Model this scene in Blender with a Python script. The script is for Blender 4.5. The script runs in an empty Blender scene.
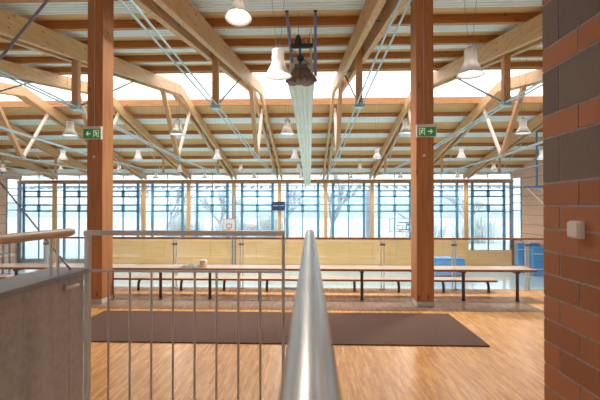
import bpy, bmesh, math, random
from mathutils import Vector, Matrix
random.seed(7)
S = bpy.context.scene
C = S.collection
R = math.radians

# ------------------------------------------------------------------ camera
cam_d = bpy.data.cameras.new('camera'); cam = bpy.data.objects.new('camera', cam_d); C.objects.link(cam)
cam_d.sensor_width = 36; cam_d.lens = 24
cam_d.shift_x = 4/600; cam_d.shift_y = 3.5/600
cam_d.clip_start = 0.05; cam_d.clip_end = 1000
cam.location = (0, 0, 1.5)
cam.rotation_euler = (R(90.5), 0, R(2.0))
cam_d.dof.use_dof = True; cam_d.dof.focus_distance = 6.5; cam_d.dof.aperture_fstop = 7.0
S.camera = cam

# ------------------------------------------------------------------ world and exposure
W = bpy.data.worlds.new('overcast_sky'); S.world = W; W.use_nodes = True
bg = W.node_tree.nodes['Background']
bg.inputs[0].default_value = (0.985, 0.99, 1.0, 1); bg.inputs[1].default_value = 2.9
S.view_settings.view_transform = 'Standard'; S.view_settings.look = 'None'
S.view_settings.gamma = 1; S.view_settings.use_curve_mapping = False
S.view_settings.exposure = 0.9
LAMP_W = 230.0
S.cycles.max_bounces = 10; S.cycles.diffuse_bounces = 6; S.cycles.transparent_max_bounces = 24
S.cycles.caustics_reflective = False; S.cycles.caustics_refractive = False
S.cycles.sample_clamp_indirect = 6

# ------------------------------------------------------------------ materials
def new_mat(name):
    m = bpy.data.materials.new(name); m.use_nodes = True
    return m, m.node_tree.nodes, m.node_tree.links, m.node_tree.nodes['Principled BSDF']
def plain(name, col, rough=0.5, metal=0.0, noise=0.0, scale=8.0, bump=0.0):
    m, N, L, b = new_mat(name)
    b.inputs['Base Color'].default_value = (*col, 1); b.inputs['Roughness'].default_value = rough
    b.inputs['Metallic'].default_value = metal
    tc = N.new('ShaderNodeTexCoord')
    nz = N.new('ShaderNodeTexNoise'); nz.inputs['Scale'].default_value = scale; nz.inputs['Detail'].default_value = 5
    L.new(tc.outputs['Object'], nz.inputs['Vector'])
    cr = N.new('ShaderNodeValToRGB')
    k = noise
    cr.color_ramp.elements[0].color = (*[max(0, c*(1-k)) for c in col], 1)
    cr.color_ramp.elements[1].color = (*[min(1, c*(1+k)) for c in col], 1)
    cr.color_ramp.elements[0].position = .3; cr.color_ramp.elements[1].position = .7
    L.new(nz.outputs['Fac'], cr.inputs['Fac']); L.new(cr.outputs['Color'], b.inputs['Base Color'])
    if bump:
        bp = N.new('ShaderNodeBump'); bp.inputs['Strength'].default_value = bump; bp.inputs['Distance'].default_value = .01
        L.new(nz.outputs['Fac'], bp.inputs['Height']); L.new(bp.outputs['Normal'], b.inputs['Normal'])
    return m
def wood(name, c0, c1, axis, rough=.55, fine=1.0, knots=True):
    m, N, L, b = new_mat(name)
    tc = N.new('ShaderNodeTexCoord'); mp = N.new('ShaderNodeMapping')
    sc = [14*fine]*3; sc[axis] = .9*fine
    mp.inputs['Scale'].default_value = sc
    L.new(tc.outputs['Object'], mp.inputs['Vector'])
    nz = N.new('ShaderNodeTexNoise'); nz.inputs['Scale'].default_value = 1.6; nz.inputs['Detail'].default_value = 7; nz.inputs['Distortion'].default_value = .6
    L.new(mp.outputs['Vector'], nz.inputs['Vector'])
    cr = N.new('ShaderNodeValToRGB')
    cr.color_ramp.elements[0].position = .32; cr.color_ramp.elements[1].position = .68
    cr.color_ramp.elements[0].color = (*c0, 1); cr.color_ramp.elements[1].color = (*c1, 1)
    L.new(nz.outputs['Fac'], cr.inputs['Fac'])
    out = cr.outputs['Color']
    if knots:
        mp2 = N.new('ShaderNodeMapping'); s2 = [6.0]*3; s2[axis] = 2.4
        mp2.inputs['Scale'].default_value = s2
        L.new(tc.outputs['Object'], mp2.inputs['Vector'])
        vo = N.new('ShaderNodeTexVoronoi'); vo.inputs['Scale'].default_value = 1.0
        L.new(mp2.outputs['Vector'], vo.inputs['Vector'])
        mr = N.new('ShaderNodeMapRange'); mr.inputs[1].default_value = .05; mr.inputs[2].default_value = .16
        L.new(vo.outputs['Distance'], mr.inputs[0])
        mx = N.new('ShaderNodeMixRGB'); mx.inputs[1].default_value = (c0[0]*.45, c0[1]*.4, c0[2]*.4, 1)
        L.new(mr.outputs[0], mx.inputs[0]); L.new(out, mx.inputs[2]); out = mx.outputs[0]
    L.new(out, b.inputs['Base Color']); b.inputs['Roughness'].default_value = rough
    return m
def parquet(name, cols, bw, rh, rough, mort=None, swap=True):
    m, N, L, b = new_mat(name)
    tc = N.new('ShaderNodeTexCoord'); sp = N.new('ShaderNodeSeparateXYZ'); cb = N.new('ShaderNodeCombineXYZ')
    L.new(tc.outputs['Object'], sp.inputs[0])
    L.new(sp.outputs['Y'], cb.inputs['X']); L.new(sp.outputs['X'], cb.inputs['Y'])
    br = N.new('ShaderNodeTexBrick'); L.new(cb.outputs[0], br.inputs['Vector'])
    br.inputs['Scale'].default_value = 1; br.inputs['Brick Width'].default_value = bw; br.inputs['Row Height'].default_value = rh
    br.inputs['Mortar Size'].default_value = .0006; br.inputs['Mortar'].default_value = (*mort, 1)
    br.inputs['Color1'].default_value = (*cols[0], 1); br.inputs['Color2'].default_value = (*cols[1], 1)
    br.offset = .37
    mp = N.new('ShaderNodeMapping'); mp.inputs['Scale'].default_value = (28, 3.0, 1)
    L.new(tc.outputs['Object'], mp.inputs['Vector'])
    nz = N.new('ShaderNodeTexNoise'); nz.inputs['Scale'].default_value = 1.5; nz.inputs['Detail'].default_value = 4
    L.new(mp.outputs['Vector'], nz.inputs['Vector'])
    mx = N.new('ShaderNodeMixRGB'); mx.blend_type = 'MULTIPLY'; mx.inputs[0].default_value = .55
    cr = N.new('ShaderNodeValToRGB'); cr.color_ramp.elements[0].position = .35; cr.color_ramp.elements[1].position = .62
    cr.color_ramp.elements[0].color = (.62, .5, .42, 1); cr.color_ramp.elements[1].color = (1, 1, 1, 1)
    L.new(nz.outputs['Fac'], cr.inputs['Fac'])
    L.new(br.outputs['Color'], mx.inputs[1]); L.new(cr.outputs['Color'], mx.inputs[2])
    L.new(mx.outputs[0], b.inputs['Base Color']); b.inputs['Roughness'].default_value = rough
    b.inputs['Specular IOR Level'].default_value = .35
    return m
def glass(name, tint=(.9, .96, 1), refl=.06):
    m, N, L, b = new_mat(name)
    N.remove(b); out = N['Material Output']
    t = N.new('ShaderNodeBsdfTransparent'); t.inputs[0].default_value = (*tint, 1)
    g = N.new('ShaderNodeBsdfGlossy'); g.inputs['Roughness'].default_value = .02
    mx = N.new('ShaderNodeMixShader'); mx.inputs[0].default_value = refl
    L.new(t.outputs[0], mx.inputs[1]); L.new(g.outputs[0], mx.inputs[2])
    L.new(mx.outputs[0], out.inputs['Surface'])
    return m
def emit(name, col, s):
    m, N, L, b = new_mat(name)
    b.inputs['Base Color'].default_value = (*col, 1)
    b.inputs['Emission Color'].default_value = (*col, 1); b.inputs['Emission Strength'].default_value = s
    return m
def brick_mat(name, col, var, rough=.8, bump=.3):
    m, N, L, b = new_mat(name)
    at = N.new('ShaderNodeAttribute'); at.attribute_name = 'tone'
    tc = N.new('ShaderNodeTexCoord')
    nz = N.new('ShaderNodeTexNoise'); nz.inputs['Scale'].default_value = 35; nz.inputs['Detail'].default_value = 5
    L.new(tc.outputs['Object'], nz.inputs['Vector'])
    ad = N.new('ShaderNodeMath'); ad.operation = 'MULTIPLY_ADD'; ad.inputs[1].default_value = .35
    L.new(nz.outputs['Fac'], ad.inputs[0]); L.new(at.outputs['Fac'], ad.inputs[2])
    cr = N.new('ShaderNodeValToRGB')
    cr.color_ramp.elements[0].color = (*[c*(1-var) for c in col], 1)
    cr.color_ramp.elements[1].color = (*[c*(1+var) for c in col], 1)
    cr.color_ramp.elements[1].position = 1.0
    L.new(ad.outputs[0], cr.inputs['Fac']); L.new(cr.outputs['Color'], b.inputs['Base Color'])
    bp = N.new('ShaderNodeBump'); bp.inputs['Strength'].default_value = bump; bp.inputs['Distance'].default_value = .004
    L.new(nz.outputs['Fac'], bp.inputs['Height']); L.new(bp.outputs['Normal'], b.inputs['Normal'])
    b.inputs['Roughness'].default_value = rough
    return m

GLU0, GLU1 = (.42, .19, .075), (.62, .32, .14)
M = dict(
    glulamY=wood('glulam_rafter', (.56, .30, .12), (.72, .43, .20), 1),
    glulamX=wood('glulam_purlin', (.40, .16, .045), (.52, .235, .075), 0),
    glulamZ=wood('glulam_pillar', (.37, .145, .045), (.50, .225, .08), 2),
    strutZ=wood('strut_timber', (.55, .27, .12), (.68, .38, .18), 2),
    pale_strut=wood('pale_round_timber', (.78, .62, .48), (.88, .73, .58), 2, knots=False),
    postZ=wood('facade_post_timber', (.62, .33, .13), (.75, .45, .2), 2),
    ceilX=wood('ceiling_boards', (.64, .34, .12), (.76, .45, .19), 0, knots=False),
    white_sheet=plain('pale_trapezoidal_sheet', (.80, .83, .78), .5, noise=.04, scale=2),
    parquet=parquet('industrial_parquet', ((.94, .55, .22), (.70, .35, .12)), .26, .021, .27, (.30, .15, .07)),
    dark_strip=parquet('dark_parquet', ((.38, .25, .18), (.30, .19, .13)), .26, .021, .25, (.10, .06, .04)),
    hall_floor=plain('pale_blue_sports_floor', (.46, .66, .77), .1, noise=.04, scale=.3),
    mat_brown=plain('brown_entrance_mat', (.135, .075, .06), .95, noise=.25, scale=60, bump=.8),
    plaster=plain('grey_plaster', (.45, .40, .36), .9, noise=.08, scale=2),
    concrete=None,
    coping=plain('slate_blue_coping', (.30, .38, .47), .35, noise=.12, scale=9),
    mortar=plain('grey_mortar', (.40, .38, .36), .95, noise=.2, scale=40),
    brick=brick_mat('orange_clinker', (.38, .165, .085), .17),
    block=brick_mat('grey_split_block', (.16, .135, .12), .3, bump=.9),
    steel=plain('brushed_steel', (.62, .63, .66), .3, 1.0, noise=.08, scale=20),
    tube_steel=plain('polished_handrail_steel', (.44, .415, .41), .27, 1.0, noise=.1, scale=7),
    paint_grey=plain('warm_grey_paint', (.63, .65, .64), .45, 0, noise=.04),
    rod=plain('galvanised_tie_rod', (.45, .60, .63), .4, .35, noise=.06),
    dark_rod=plain('dark_steel_rod', (.20, .21, .24), .4, .6, noise=.06),
    beech=wood('beech_handrail', (.64, .47, .29), (.75, .58, .39), 1, .4, 2, knots=False),
    tabletop=wood('table_board', (.64, .46, .36), (.76, .58, .48), 0, .2, 1, knots=False),
    edge_wood=wood('table_edge', (.30, .12, .045), (.40, .17, .065), 0, .4, 1, knots=False),
    leg_dark=plain('dark_brown_leg_steel', (.10, .075, .085), .4, .3, noise=.1),
    panel_wood=wood('impact_wall_birch', (.86, .50, .20), (.93, .60, .30), 0, .5, .35, knots=False),
    side_panel=wood('salmon_side_boards', (.70, .40, .25), (.80, .50, .34), 1, .7, .25, knots=False),
    frame_blue=plain('blue_window_frame', (.13, .36, .55), .45, .1, noise=.06),
    glass=glass('window_glass', (.51, .55, .565), .03),
    sky_glass=glass('skylight_glass', (.75, .76, .78), .03),
    rail_glass=glass('balustrade_glass', (.96, .985, .98)),
    shade=plain('enamel_lamp_shade', (.66, .64, .62), .4, .1, noise=.03),
    bulb=emit('lamp_bulb_glow', (1, .96, .9), 9),
    curtain=plain('pale_divider_fabric', (.76, .71, .60), .85, noise=.05, scale=3),
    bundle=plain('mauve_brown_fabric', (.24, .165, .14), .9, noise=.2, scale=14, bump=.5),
    machine=plain('dark_green_black_machine', (.035, .045, .05), .45, .3, noise=.2),
    lilac_tube=plain('blue_lilac_tube', (.26, .28, .50), .35, .3, noise=.08),
    blue_paint=plain('bright_blue_paint', (.05, .19, .42), .4, .1, noise=.05),
    vinyl=plain('blue_gym_vinyl', (.05, .31, .68), .45, noise=.06, scale=3),
    white=plain('white_plastic', (.80, .80, .80), .4, noise=.02),
    offwhite=plain('offwhite_plastic', (.74, .72, .68), .35, noise=.02),
    sign_green=emit('exit_green', (.015, .13, .035), .3),
    sign_white=emit('exit_symbol', (.55, .68, .5), .25),
    navy=plain('navy_scoreboard', (.02, .05, .11), .35, noise=.1),
    digits=emit('score_digits', (.45, .62, .75), .4),
    red=plain('red_paint', (.62, .08, .05), .4, noise=.04),
    snow=plain('snowy_field', (.80, .83, .85), .95, noise=.04, scale=.05),
    bark=plain('hazed_bark', (.52, .53, .55), .9, noise=.15, scale=3),  # bright outdoor haze is put into this pale bark colour
    twig=plain('hazed_shrub_twigs', (.74, .80, .79), .95, noise=.2, scale=1.2),  # twigs coloured pale to stand in for outdoor haze
    hill=plain('hazed_woodland', (.62, .68, .70), 1.0, noise=.12, scale=.06),  # distance haze painted into the woodland colour
    louvre=plain('pale_sun_louvre', (.74, .78, .82), .6, noise=.05),
    pinkcar=plain('pale_red_car_paint', (.62, .26, .25), .3, noise=.04),  # even pale red body colour
    rubber=plain('black_rubber', (.03, .03, .03), .8),
    cloth=plain('grey_cloth', (.28, .30, .30), .95, noise=.3, scale=30),
    paper=plain('cream_paper', (.78, .66, .58), .8, noise=.03),
    lilac=plain('pale_lilac_cladding', (.80, .80, .92), .6, noise=.04),
)
# board-marked concrete
m, N, L, b = new_mat('board_marked_concrete')
tc = N.new('ShaderNodeTexCoord'); mp = N.new('ShaderNodeMapping'); mp.inputs['Scale'].default_value = (1, 7, .5)
L.new(tc.outputs['Object'], mp.inputs['Vector'])
n1 = N.new('ShaderNodeTexNoise'); n1.inputs['Scale'].default_value = 1.2; n1.inputs['Detail'].default_value = 6
L.new(mp.outputs['Vector'], n1.inputs['Vector'])
n2 = N.new('ShaderNodeTexNoise'); n2.inputs['Scale'].default_value = 30; n2.inputs['Detail'].default_value = 6
L.new(tc.outputs['Object'], n2.inputs['Vector'])
cr = N.new('ShaderNodeValToRGB'); cr.color_ramp.elements[0].position = .32; cr.color_ramp.elements[1].position = .66
cr.color_ramp.elements[0].color = (.44, .48, .52, 1); cr.color_ramp.elements[1].color = (.56, .61, .65, 1)
L.new(n1.outputs['Fac'], cr.inputs['Fac'])
mx = N.new('ShaderNodeMixRGB'); mx.blend_type = 'OVERLAY'; mx.inputs[0].default_value = .3
L.new(cr.outputs['Color'], mx.inputs[1]); L.new(n2.outputs['Fac'], mx.inputs[2]); L.new(mx.outputs[0], b.inputs['Base Color'])
b.inputs['Roughness'].default_value = .85
bp = N.new('ShaderNodeBump'); bp.inputs['Strength'].default_value = .4; bp.inputs['Distance'].default_value = .004
L.new(n2.outputs['Fac'], bp.inputs['Height']); L.new(bp.outputs['Normal'], b.inputs['Normal'])
M['concrete'] = m
# lamp shades let some of the bulb's light glow through the enamelled glass
m = M['shade']; N = m.node_tree.nodes; L = m.node_tree.links
tl = N.new('ShaderNodeBsdfTranslucent'); tl.inputs[0].default_value = (.95, .92, .88, 1)
mx = N.new('ShaderNodeMixShader'); mx.inputs[0].default_value = .2
L.new(N['Principled BSDF'].outputs[0], mx.inputs[1]); L.new(tl.outputs[0], mx.inputs[2]); L.new(mx.outputs[0], N['Material Output'].inputs['Surface'])

# ------------------------------------------------------------------ mesh helpers
class MB:
    def __init__(s): s.v = []; s.f = []; s.sm = []; s.mi = []; s.tone = []
    def add(s, vs, fs, smooth=False, mi=0, tone=0.5):
        o = len(s.v); s.v += [tuple(v) for v in vs]
        for f in fs: s.f.append(tuple(i+o for i in f)); s.sm.append(smooth); s.mi.append(mi); s.tone.append(tone)
        return s
    def box(s, x0, x1, y0, y1, z0, z1, mi=0, tone=.5):
        vs = [(x, y, z) for x in (x0, x1) for y in (y0, y1) for z in (z0, z1)]
        return s.add(vs, [(0, 1, 3, 2), (4, 6, 7, 5), (0, 4, 5, 1), (2, 3, 7, 6), (0, 2, 6, 4), (1, 5, 7, 3)], mi=mi, tone=tone)
    def cbox(s, x0, x1, y0, y1, z0, z1, c):      # box with chamfered edges
        bm = bmesh.new(); bmesh.ops.create_cube(bm, size=1)
        for v in bm.verts: v.co = Vector(((x0+x1)/2+v.co.x*(x1-x0), (y0+y1)/2+v.co.y*(y1-y0), (z0+z1)/2+v.co.z*(z1-z0)))
        bmesh.ops.bevel(bm, geom=bm.edges[:], offset=c, segments=2, affect='EDGES', profile=.6)
        bm.verts.ensure_lookup_table()
        for i, v in enumerate(bm.verts): v.index = i
        s.add([v.co[:] for v in bm.verts], [[v.index for v in f.verts] for f in bm.faces]); bm.free(); return s
    def prism(s, prof, axis, a0, a1):            # prof: 2D points in the other two axes
        n = len(prof)
        def P(p, a):
            if axis == 0: return (a, p[0], p[1])
            if axis == 1: return (p[0], a, p[1])
            return (p[0], p[1], a)
        vs = [P(p, a0) for p in prof]+[P(p, a1) for p in prof]
        fs = [(i, (i+1) % n, n+(i+1) % n, n+i) for i in range(n)]+[tuple(range(n-1, -1, -1)), tuple(range(n, 2*n))]
        return s.add(vs, fs)
    def tube(s, pts, r, n=8, caps=True, smooth=True):
        pts = [Vector(p) for p in pts]; rs = r if isinstance(r, (list, tuple)) else [r]*len(pts)
        vs = []; fs = []; prev = None
        for i, p in enumerate(pts):
            d = (pts[min(i+1, len(pts)-1)]-pts[max(i-1, 0)]).normalized()
            if prev is None:
                up = Vector((0, 0, 1)) if abs(d.z) < .9 else Vector((1, 0, 0)); a = d.cross(up).normalized()
            else: a = (prev-d*prev.dot(d)).normalized()
            prev = a; b2 = d.cross(a)
            for k in range(n):
                t = 2*math.pi*k/n; vs.append(p+(a*math.cos(t)+b2*math.sin(t))*rs[i])
        for i in range(len(pts)-1):
            for k in range(n): fs.append((i*n+k, i*n+(k+1) % n, (i+1)*n+(k+1) % n, (i+1)*n+k))
        s.add(vs, fs, smooth)
        if caps:
            s.add(vs[:n], [tuple(range(n-1, -1, -1))]); s.add(vs[-n:], [tuple(range(n))])
        return s
    def lathe(s, prof, c=(0, 0, 0), n=20, smooth=True):   # prof (r, z)
        vs = []; fs = []
        for r, z in prof:
            for k in range(n): t = 2*math.pi*k/n; vs.append((c[0]+r*math.cos(t), c[1]+r*math.sin(t), c[2]+z))
        for i in range(len(prof)-1):
            for k in range(n): fs.append((i*n+k, i*n+(k+1) % n, (i+1)*n+(k+1) % n, (i+1)*n+k))
        return s.add(vs, fs, smooth)
    def build(s, name, mat, parent=None, loc=None):
        me = bpy.data.meshes.new(name); me.from_pydata(s.v, [], s.f)
        for mt in (mat if isinstance(mat, (list, tuple)) else [mat]): me.materials.append(mt)
        me.polygons.foreach_set('use_smooth', s.sm); me.polygons.foreach_set('material_index', s.mi)
        if len(set(s.tone)) > 1:
            at = me.attributes.new('tone', 'FLOAT', 'FACE'); at.data.foreach_set('value', s.tone)
        bm = bmesh.new(); bm.from_mesh(me); bmesh.ops.recalc_face_normals(bm, faces=bm.faces[:]); bm.to_mesh(me); bm.free()
        me.update()
        o = bpy.data.objects.new(name, me); C.objects.link(o)
        if parent: o.parent = parent
        if loc: o.location = loc
        return o
def tag(o, label, cat, group=None, kind=None):
    o['label'] = label; o['category'] = cat
    if group: o['group'] = group
    if kind: o['kind'] = kind
    return o
def thing(name, label, cat, loc=(0, 0, 0), group=None, rz=0):
    o = bpy.data.objects.new(name, None); C.objects.link(o); o.location = loc; o.rotation_euler.z = rz
    o.empty_display_size = .2
    return tag(o, label, cat, group)
def struct(name, mb, mat, parent=None):
    o = mb.build(name, mat, parent)
    if not parent: o['kind'] = 'structure'
    return o
def dup(root, loc, label, group=None, rz=0):
    r = root.copy(); C.objects.link(r); r.location = loc; r['label'] = label; r.rotation_euler.z = rz
    if group: r['group'] = group
    for ch in list(root.children):
        c = ch.copy(); C.objects.link(c); c.parent = r
        for g in list(ch.children):
            d = g.copy(); C.objects.link(d); d.parent = c
    return r

# ------------------------------------------------------------------ setting
XL, XR, YF, ZH = -26.2, 17.45, 35.0, -3.5       # hall side walls, facade plane, hall floor level
def ntop(y): return 4.27+.17*y                    # top of the rafters, near slope
def ftop(y): return 11.92-.216*y                 # top of the rafters, far slope
YA = (11.92-4.27)/(.17+.216)                     # ridge
Y0 = -4.0
struct('floor', MB().box(XL, XR, Y0, 7.45, -.3, 0), M['parquet'])
struct('floor_hall', MB().box(XL-.3, XR+.3, 7.2, YF+.6, ZH-.2, ZH), M['hall_floor'])
struct('wall_gallery_front', MB().box(XL, XR, 7.2, 7.43, ZH, -.302), M['plaster'])
bw_ = MB(); bw_.box(XL, XR, Y0-.2, Y0, -.3, 1.3); bw_.box(XL, XR, Y0-.2, Y0, 2.5, 3.9)
x = XL
while x < XR: bw_.box(x, x+1.5, Y0-.2, Y0, 1.3, 2.5); x += 3.0
struct('wall_back', bw_, M['plaster'])  # unseen wall; its window openings are added to light the gallery from behind
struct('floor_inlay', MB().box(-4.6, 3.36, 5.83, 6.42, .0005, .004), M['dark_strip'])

# side walls with a window strip next to the facade corner
for side, x0, x1 in (('left', XL-.3, XL), ('right', XR, XR+.3)):
    w = MB()
    ys = [Y0, 33.65]
    w.prism([(ys[0], ZH), (ys[1], ZH), (ys[1], ftop(ys[1])+.3), (YA, ftop(YA)+.3), (ys[0], ntop(ys[0])+.3)], 0, x0, x1)
    w.prism([(33.65, ZH), (YF+.5, ZH), (YF+.5, -1.3), (33.65, -1.3)], 0, x0, x1)
    w.prism([(33.65, 4.0), (YF+.5, 4.0), (YF+.5, ftop(YF+.5)+.3), (33.65, ftop(33.65)+.3)], 0, x0, x1)
    wo = struct('wall_'+side, w, M['side_panel'])
    g = MB()
    xi = x1 if side == 'left' else x0
    for k in range(12):
        z = -2.9+k*.75
        g.box(xi-.012, xi+.012, 8, 33.6, z, z+.03)
    g.build('board_joint', M['leg_dark'], wo)
    st = thing('window_'+('1' if side == 'left' else '2'), 'narrow side wall window strip in the corner', 'window'); 
    for k in ('label', 'category'): del st[k]
    st['kind'] = 'structure'
    f = MB()
    for z in (-1.3, 1.19, 1.81, 2.5, 3.08, 3.94): f.box(xi-.05, xi+.05, 33.65, YF+.3, z, z+.07)
    for y in (33.65, YF+.2): f.box(xi-.05, xi+.05, y, y+.08, -1.3, 4)
    f.build('window_frame', M['frame_blue'], st)
    MB().box(xi-.006, xi+.006, 33.7, YF+.3, -1.3, 4).build('window_pane', M['glass'], st)

# roof deck of timber boards with pale trapezoidal sheets between the purlins
near_p = [16.0-2.07*k for k in range(9)]          # y of the purlins
far_p = [23.65+2.42*k for k in range(5)]
PH = .22
deck = MB()
deck.prism([(Y0, ntop(Y0)+PH), (16.25, ntop(16.25)+PH), (16.25, ntop(16.25)+PH+.08), (Y0, ntop(Y0)+PH+.08)], 0, XL-.3, XR+.3)
deck.prism([(22.1, ftop(22.1)+PH), (YF+.9, ftop(YF+.9)+PH), (YF+.9, ftop(YF+.9)+PH+.08), (22.1, ftop(22.1)+PH+.08)], 0, XL-.3, XR+.3)
struct('ceiling', deck, M['ceilX'])
def sheet(y0, y1, zf):
    n = max(2, int((y1-y0)/.16)); prof = []
    for i in range(n):
        a = y0+(y1-y0)*i/n; h = (y1-y0)/n
        for t, dz in ((0, -.012), (.35, -.012), (.5, -.045), (.85, -.045)):
            prof.append((a+h*t, zf(a+h*t)+dz))
    vs = [(x, y, z) for y, z in prof for x in (XL, XR)]
    return vs, [(2*i, 2*i+1, 2*i+3, 2*i+2) for i in range(len(prof)-1)]
ws = MB()
for i, y in enumerate(near_p):
    a = (y-2.07+.14); bb = y-.68
    ws.add(*sheet(max(a, Y0), bb, lambda t: ntop(t)+PH))
for i, y in enumerate(far_p):
    if i: ws.add(*sheet(y-2.42+.14, y-1.2, lambda t: ftop(t)+PH))
ws.add(*sheet(far_p[-1]+.14, YF, lambda t: ftop(t)+PH))
struct('ceiling_sheets', ws, M['white_sheet'])

ORD = ['first', 'second', 'third', 'fourth', 'fifth', 'sixth', 'seventh', 'eighth', 'ninth', 'tenth', 'eleventh', 'twelfth', 'thirteenth']
# purlins: each a thing
pm = MB().box(XL, XR, -.06, .06, 0, PH)
p0 = None
for k, y in enumerate(near_p):
    lab = 'brown timber purlin crossing the near roof slope, %s back from the skylight' % ORD[k]
    if p0 is None:
        p0 = pm.build('roof_purlin', M['glulamX'], loc=(0, y, ntop(y))); tag(p0, lab, 'beam', 'roof purlins')
    else:
        o = p0.copy(); C.objects.link(o); o.location = (0, y, ntop(y)); o['label'] = lab
for k, y in enumerate(far_p):
    o = p0.copy(); C.objects.link(o); o.location = (0, y, ftop(y))
    o['label'] = 'brown timber purlin crossing the far roof slope, %s beyond the skylight' % ORD[k]
tag(MB().box(XL, XR, -.07, .07, -.02, .34).build('skylight_edge_beam', M['glulamX'], loc=(0, 16.25, ntop(16.25))), 'deep timber beam along the near edge of the skylight', 'beam', 'skylight edge beams')
tag(MB().box(XL, XR, -.07, .07, .0, .36).build('skylight_edge_beam', M['glulamX'], loc=(0, 22.1, ftop(22.1))), 'deep timber beam along the far edge of the skylight', 'beam', 'skylight edge beams')

# skylight
sk = thing('window_3', '', ''); 
for k in ('label', 'category'): del sk[k]
sk['kind'] = 'structure'
g = MB(); g.prism([(16.2, ntop(16.2)+.36), (YA, ntop(YA)+.36), (22.15, ftop(22.15)+.36), (22.15, ftop(22.15)+.38), (YA, ntop(YA)+.38), (16.2, ntop(16.2)+.38)], 0, XL, XR)
g.build('skylight_glazing', M['sky_glass'], sk)
fb = MB()
x = XL
while x < XR:
    for (ya, za, yb, zb) in ((16.2, ntop(16.2)+.33, YA, ntop(YA)+.33), (YA, ntop(YA)+.33, 22.15, ftop(22.15)+.33)):
        fb.prism([(ya, za), (yb, zb), (yb, zb+.03), (ya, za+.03)], 0, x-.012, x+.012)
    x += 1.0075
fb.build('glazing_bar', M['white'], sk)

# ------------------------------------------------------------------ facade
XJ = [1.37+4.03*j for j in range(-6, 4)]          # timber post / truss axes
post_labels = {}
pp = MB().cbox(-.14, .14, -.15, .15, 0, 3.62-ZH, .012)
po = None
for i, xj in enumerate(XJ):
    left = 6-i
    where = ('%s timber facade post to the left of the divider curtain' % ORD[left-1]) if i < 6 else ('%s timber facade post to the right of the divider curtain' % ORD[i-6])
    where = 'slim orange ' + where
    if po is None:
        po = pp.build('facade_post', M['postZ'], loc=(xj, YF, ZH)); tag(po, where, 'post', 'timber posts of the window wall')
    else:
        o = po.copy(); C.objects.link(o); o.location = (xj, YF, ZH); o['label'] = where
struct('trim_1', MB().box(XL, XR, YF-.12, YF+.12, 3.62, 3.86), M['glulamX'])    # header beam
# corner posts
for i, x in enumerate((XL+.15, XR-.15)):
    o = MB().cbox(x-.12, x+.12, YF-.12, YF+.12, ZH, 3.62, .01).build('corner_post', M['dark_rod'])
    tag(o, 'dark grey corner post beside the %s side wall' % ('far left' if i == 0 else 'far right'), 'post')
# mullions
TR = (1.09, 1.71, 2.38, 2.96)
wi = 4
full = []
for i in range(-1, len(XJ)):
    xa = XJ[i] if i >= 0 else XL; xb = XJ[i+1] if i+1 < len(XJ) else XR
    if xb-xa < 1: continue
    sill = -1.33
    if i <= 0: sill = -3.2
    if i == len(XJ)-1: sill = -2.25
    wn = bpy.data.objects.new('window_%d' % wi, None); C.objects.link(wn); wn['kind'] = 'structure'; wi += 1
    xs = [xa+.66, xa+2.02, xa+3.38]
    if xb-xa < 3.9: xs = [xa+.3, (xa+xb)/2, xb-.3]
    y = YF+.35
    f = MB()
    for k, x in enumerate(xs):
        hw = .11 if k != 1 else .045
        f.box(x-hw, x+hw, y-.05, y+.05, sill, 3.85)
    for z in TR+(sill, 3.6):
        f.box(xa, xb, y-.02, y+.03, z-.03, z+.03)
    # opening sashes: heavier frames in the two tilting bands
    for (z0, z1) in ((TR[0], TR[1]), (TR[2], TR[3])):
        for (x0, x1) in ((xs[0], xs[1]), (xs[1], xs[2])):
            f.box(x0, x1, y-.06, y+.04, z0-.03, z0+.11); f.box(x0, x1, y-.06, y+.04, z1-.11, z1+.03)
            f.box(x0, x0+.13, y-.06, y+.04, z0, z1); f.box(x1-.13, x1, y-.06, y+.04, z0, z1)
    f.box(xa, xb, y-.05, y+.05, 3.84, 3.92)
    f.box((xa+xb)/2-.03, (xa+xb)/2+.03, y-.03, y+.03, 4.0, 4.62)
    f.build('window_frame', M['frame_blue'], wn)
    MB().box(xa, xb, y-.008, y+.008, sill, 4.7).build('window_pane', M['glass'], wn)
    if i > 0 and i < len(XJ)-1:
        full.append((xa, xb))
# masonry plinth behind the impact wall and the timber impact wall itself
pw = MB(); xa = XJ[1]; xb = XJ[-1]
pw.box(xa, xb, YF+.2, YF+.6, ZH, -1.36); pw.box(xb, XR, YF+.2, YF+.6, ZH, -2.28); pw.box(XL, xa, YF+.2, YF+.6, ZH, -3.23)
struct('wall_far', pw, M['plaster'])
im = MB()
x = xa
while x < xb-.1:
    im.box(x+.008, min(x+2.015, xb)-.008, YF-.3, YF-.17, ZH+.02, -1.31); x += 2.015
im.box(xb+.008, XR-.3, YF-.3, YF-.17, ZH+.02, -2.2)
struct('wall_impact', im, M['panel_wood'])
struct('trim_2', MB().box(xa, xb, YF-.32, YF-.1, -1.31, -1.27), M['edge_wood'])
# exterior sun louvre canopy
lv = MB()
for k in range(6):
    y = YF+.9+k*.42
    lv.box(XL, XR+2, y, y+.10, 3.36+.03*k, 3.40+.03*k)
x = XL
while x < XR+2:
    lv.prism([(YF+.45, 3.10), (YF+3.3, 3.5), (YF+3.3, 3.58), (YF+.45, 3.30)], 0, x, x+.06); x += .806
struct('trim_3', lv, M['louvre'])

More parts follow.
